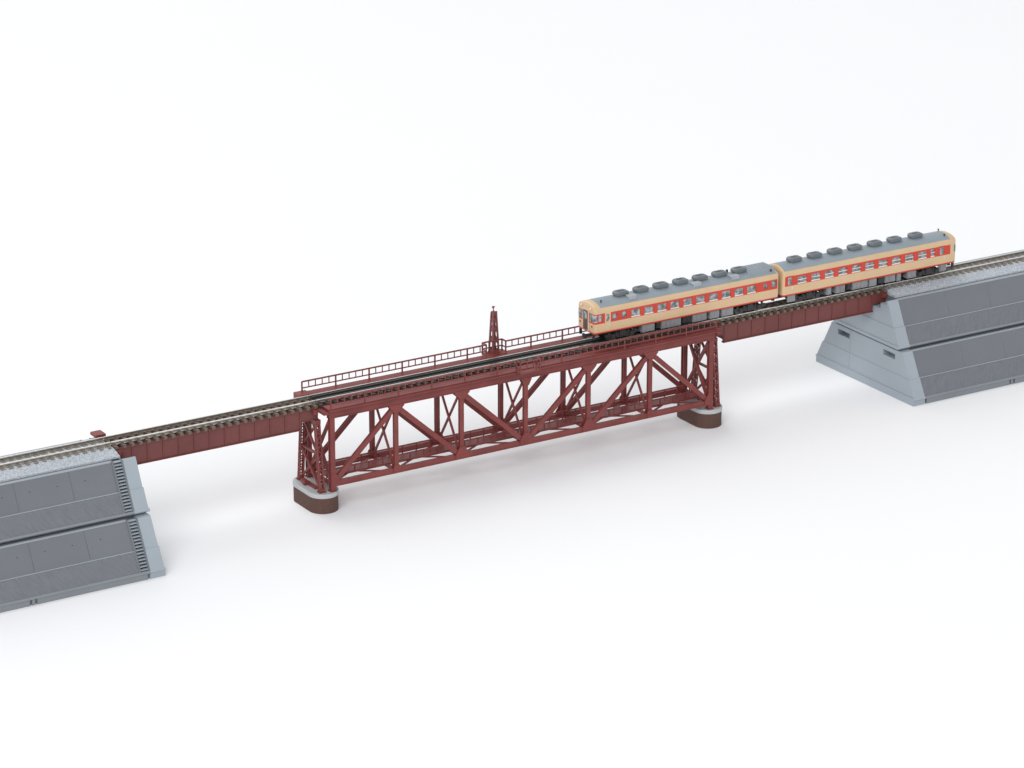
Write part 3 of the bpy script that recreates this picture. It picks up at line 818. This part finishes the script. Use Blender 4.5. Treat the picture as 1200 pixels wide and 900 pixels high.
    for kind, x, y in extra.get('roof', []):
        v = MB()
        if kind == 'box':
            zz = zroof(6.2) - .2; v.prism_z([(x-10.6, -6.4), (x+10.6, -6.4), (x+10.6, 6.4), (x-10.6, 6.4)], zz, zz+2.6, 0, [(x-9.7, -5.6), (x+9.7, -5.6), (x+9.7, 5.6), (x-9.7, 5.6)])
            for k in range(7): v.box(x-8.6+k*2.6, x-7.2+k*2.6, -4.6, 4.6, zz+2.6, zz+2.85)
            v.build('radiator_housing', M['roof'], ro, bevel=.25)
        elif kind == 'hatch':
            zz = zroof(abs(y)+1.8); v.prism_z([(x-2.9, y-1.8), (x+2.9, y-1.8), (x+2.9, y+1.9), (x-2.9, y+1.9)], zz-.2, zz+1.9)
            v.prism_z([(x-3.2, y-2.0), (x+3.2, y-2.0), (x+3.2, y+2.1), (x-3.2, y+2.1)], zz+1.9, zz+2.5, 0, [(x-2.6, y-1.5), (x+2.6, y-1.5), (x+2.6, y+1.6), (x-2.6, y+1.6)]); v.build('exhaust_cover', M['hatch'], ro)
        elif kind == 'pipe':
            zz = zroof(y) - .2; v.cyl((x, y, zz), (x, y, zz+2.0), .75, 12); v.build('exhaust_pipe', M['black'], ro)
        else:
            zz = zroof(y) - .2; v.cyl((x, y, zz), (x, y, zz+1.5), .38, 10); v.cyl((x, y, zz+1.1), (x, y, zz+1.6), .6, 10); v.build('whistle', M['black'], ro)
    # ---- running gear
    for bx in (x0 + 21.6, x1 - 21.6):
        f = MB()
        for s in (-1, 1):
            ys = sorted((s*7.4, s*8.3))
            f.prism_y([(bx-12.2, 71.6), (bx-5, 71.2), (bx-3, 70.4), (bx+3, 70.4), (bx+5, 71.2), (bx+12.2, 71.6), (bx+12.2, 73.4), (bx-12.2, 73.4)], *ys)
            for ax in (-7.0, 7.0):
                ys2 = sorted((s*8.25, s*8.9)); f.box(bx+ax-1.5, bx+ax+1.5, ys2[0], ys2[1], 70.2, 73.1)
                for q in (-2.6, 2.6): f.cyl((bx+ax+q, s*7.9, 71.6), (bx+ax+q, s*7.9, 74.6), .8, 8)
            ys2 = sorted((s*8.25, s*8.8)); f.box(bx-2.1, bx+2.1, ys2[0], ys2[1], 71.0, 74.8)
        f.box(bx-3, bx+3, -8, 8, 71.4, 74.6)
        bo_ = f.build('bogie', M['black'], root)
        for ax in (-7.0, 7.0):
            w = MB()
            for s in (-1, 1):
                w.cyl((bx+ax, s*4.0, ZR+2.85), (bx+ax, s*5.6, ZR+2.85), 2.85, 20); w.cyl((bx+ax, s*3.6, ZR+2.85), (bx+ax, s*4.0, ZR+2.85), 3.3, 20)
            w.cyl((bx+ax, -7.6, ZR+2.85), (bx+ax, 7.6, ZR+2.85), .55, 10)
            w.build('wheelset', M['wheel'], bo_)
    for a, b, zb_, mat in extra['under']:
        for s in (-1, 1):
            ys = sorted((s*8.9, s*4.15)); u = MB(); u.box(a, b, ys[0], ys[1], zb_, ZB-.35)
            for k in range(max(1, int((b - a) / 3.2))):
                xx = a + .5 + k * 3.2; ys = sorted((s*8.85, s*9.15))
                u.box(xx, min(xx+2.2, b-.3), ys[0], ys[1], zb_+.6, ZB-1.1)
            u.build('underfloor_box', M[mat], root)
    u = MB(); u.box(x0+34, x1-34, -4.1, 4.1, 71.5, ZB-.3); u.cyl((x0+36, -6.3, 74.4), (x1-36, -6.3, 74.4), .45, 8); u.box(x0+3, x1-3, -8.6, 8.6, ZB-.4, ZB-.01); u.build('underframe', M['black'], root)
    for xx, d in ((x0, -1), (x1, 1)):
        c = MB(); a, b = sorted((xx - d*8, xx + d*1.4)); c.box(a, b, -1.0, 1.0, 71.8, 73.3)
        a, b = sorted((xx + d*.7, xx + d*1.9)); c.box(a, b, -1.7, 1.7, 71.2, 73.9)
        a, b = sorted((xx - d*7.5, xx - d*6)); c.box(a, b, -1.0, 1.0, 73.2, 75.4)
        c.build('coupler', M['black'], root)
    if extra.get('snow'):
        for xx, d in extra['snow']:
            c = MB(); a, b = sorted((xx, xx + d*6)); 
            for s in (-1, 1):
                c = MB(); ys = sorted((s*8.6, s*7.6)); c.box(a, b, ys[0], ys[1], 70.9, 75.3); c.build('access_step', M['under'], root)
    return root

def wins(xs, half, z0=82.5, z1=87.35, kind=1): return [(x-half, x+half, z0, z1, kind) for x in xs]
c1 = wins([222.2 + 9.83*k for k in range(10)], 3.35, kind=1)
c1 += [(204.6, 208.2, 83.4, 87.35, 0), (211.7, 215.3, 83.4, 87.35, 0), (319.8, 322.9, 83.4, 87.35, 0), (326.2, 330.0, 83.4, 87.9, 0), (194.4, 197.4, 83.4, 87.9, 0)]
railcar(191.6, 332.2, 'front railcar with a large box on its roof, above the right half of the truss', -1, c1,
        [217.0 + 15.0*k for k in range(7)], 1,
        dict(doors=[(199.2, 203.4, True)], cream_x=[],
             roof=[('box', 320.6, 0), ('hatch', 221.6, -5.2), ('hatch', 270.6, -5.4), ('hatch', 299.6, -5.6), ('whistle', 199.4, -4.6), ('whistle', 221.6, 3.4), ('whistle', 251.8, 3.4), ('pipe', 301.0, 4.2), ('whistle', 327.6, -6.8)],
             under=[(227.6, 237.0, 70.6, 'under'), (238.4, 241.0, 71.6, 'black'), (242.2, 257.0, 70.4, 'under'), (258.2, 264.6, 71.2, 'black'), (266.0, 276.6, 70.6, 'under'), (279.0, 286.4, 70.4, 'under'), (288.2, 297.2, 70.4, 'under')]))
c2 = wins([350.4 + 10.83*k for k in range(10)], 3.5, kind=2)
c2 += [(454.6, 458.0, 82.5, 87.9, 2)]
railcar(335.4, 475.8, 'rear railcar with silver bars across its windows and only ventilators along its roof', 1, c2,
        [350.6 + 16.15*k + (1.2 if k == 6 else 0) for k in range(7)], 2,
        dict(cream_x=[(470.9, 476)], doors=[(338.2, 343.2, False), (461.2, 466.4, False)],
             roof=[('whistle', 468.6, -5.6), ('whistle', 471.6, 4.5)],
             under=[(371.0, 374.6, 70.6, 'under'), (378.4, 385.6, 70.4, 'under'), (387.0, 390.4, 71.4, 'black'), (391.6, 404.0, 70.6, 'under'), (405.2, 411.2, 70.4, 'under'), (412.4, 417.0, 71.3, 'black'), (418.2, 426.4, 70.8, 'under'), (428.0, 431.2, 70.4, 'under'), (436.6, 443.6, 70.6, 'under')],
             snow=[(340.0, 1), (469.0, -1)]))

# ------------------------------------------------------------------ light, world, camera
WORLD, KEY, BACK, FRONT = 1.0, 2150, 2300, 6700
w = bpy.data.worlds.new('World'); SC.world = w; w.use_nodes = True
bg = w.node_tree.nodes['Background']
wn, wl = w.node_tree.nodes, w.node_tree.links
tc = wn.new('ShaderNodeTexCoord'); sx = wn.new('ShaderNodeSeparateXYZ'); wl.new(tc.outputs['Generated'], sx.inputs[0])
rp_ = wn.new('ShaderNodeValToRGB'); e_ = rp_.color_ramp.elements          # white studio surround, brightened at the horizon to lift shadows and whiten rails
e_[0].position = .15; e_[0].color = (.98, .985, 1, 1); e_[1].position = .95; e_[1].color = (.30, .303, .31, 1)
wl.new(sx.outputs['Z'], rp_.inputs['Fac']); wl.new(rp_.outputs['Color'], bg.inputs['Color'])
bg.inputs['Strength'].default_value = WORLD
def area(name, loc, target, size, power, col=(1,1,1), sy=None):
    d = bpy.data.lights.new(name, 'AREA'); d.shape = 'RECTANGLE'; d.size = size; d.size_y = sy or size; d.energy = power; d.color = col
    o = bpy.data.objects.new(name, d); COL.objects.link(o); o.location = loc
    o.rotation_euler = (Vector(target) - Vector(loc)).to_track_quat('-Z', 'Y').to_euler()
    return o
area('softbox_lamp', (-5, 18, 54), (1.4, 0, 0), 34.0, KEY*4)
area('back_fill_lamp', (0, 54, 46), (1.4, 0, 0), 44.0, BACK*4)  # unseen fill added from behind to lift the shade under the bridge
area('front_fill_lamp', (-40, -42, 44), (1.4, 0, 0), 44.0, FRONT*4.6)  # unseen fill added from front left to weaken the floor shadow

yaw, el, roll, lf, cx, cy, D = 0.5579, 0.3409, 0.0012, 1.432, 1.0307, 16.9199, 21.9928
d = Vector((math.sin(yaw)*math.cos(el), math.cos(yaw)*math.cos(el), -math.sin(el)))
r = Vector((math.cos(yaw), -math.sin(yaw), 0)); u = r.cross(d)
c_, s_ = math.cos(roll), math.sin(roll)
r, u = c_*r + s_*u, -s_*r + c_*u
f = math.exp(lf) * 1000
K = D * 100
pos = Vector((138, 0, 60)) - (r * (cx*K/f) + u * (cy*K/f) + d * K)
cam = bpy.data.cameras.new('camera'); co = bpy.data.objects.new('camera', cam); COL.objects.link(co)
cam.sensor_width = 36; cam.sensor_fit = 'HORIZONTAL'; cam.lens = f / 1200 * 36
cam.clip_start = 0.5; cam.clip_end = 400
co.matrix_world = Matrix(((r.x, u.x, -d.x, pos.x*S), (r.y, u.y, -d.y, pos.y*S), (r.z, u.z, -d.z, pos.z*S), (0,0,0,1)))
SC.camera = co
SC.view_settings.view_transform = 'Standard'; SC.view_settings.look = 'None'
SC.view_settings.exposure = 0; SC.view_settings.gamma = 1
SC.render.resolution_x = 1024; SC.render.resolution_y = 768
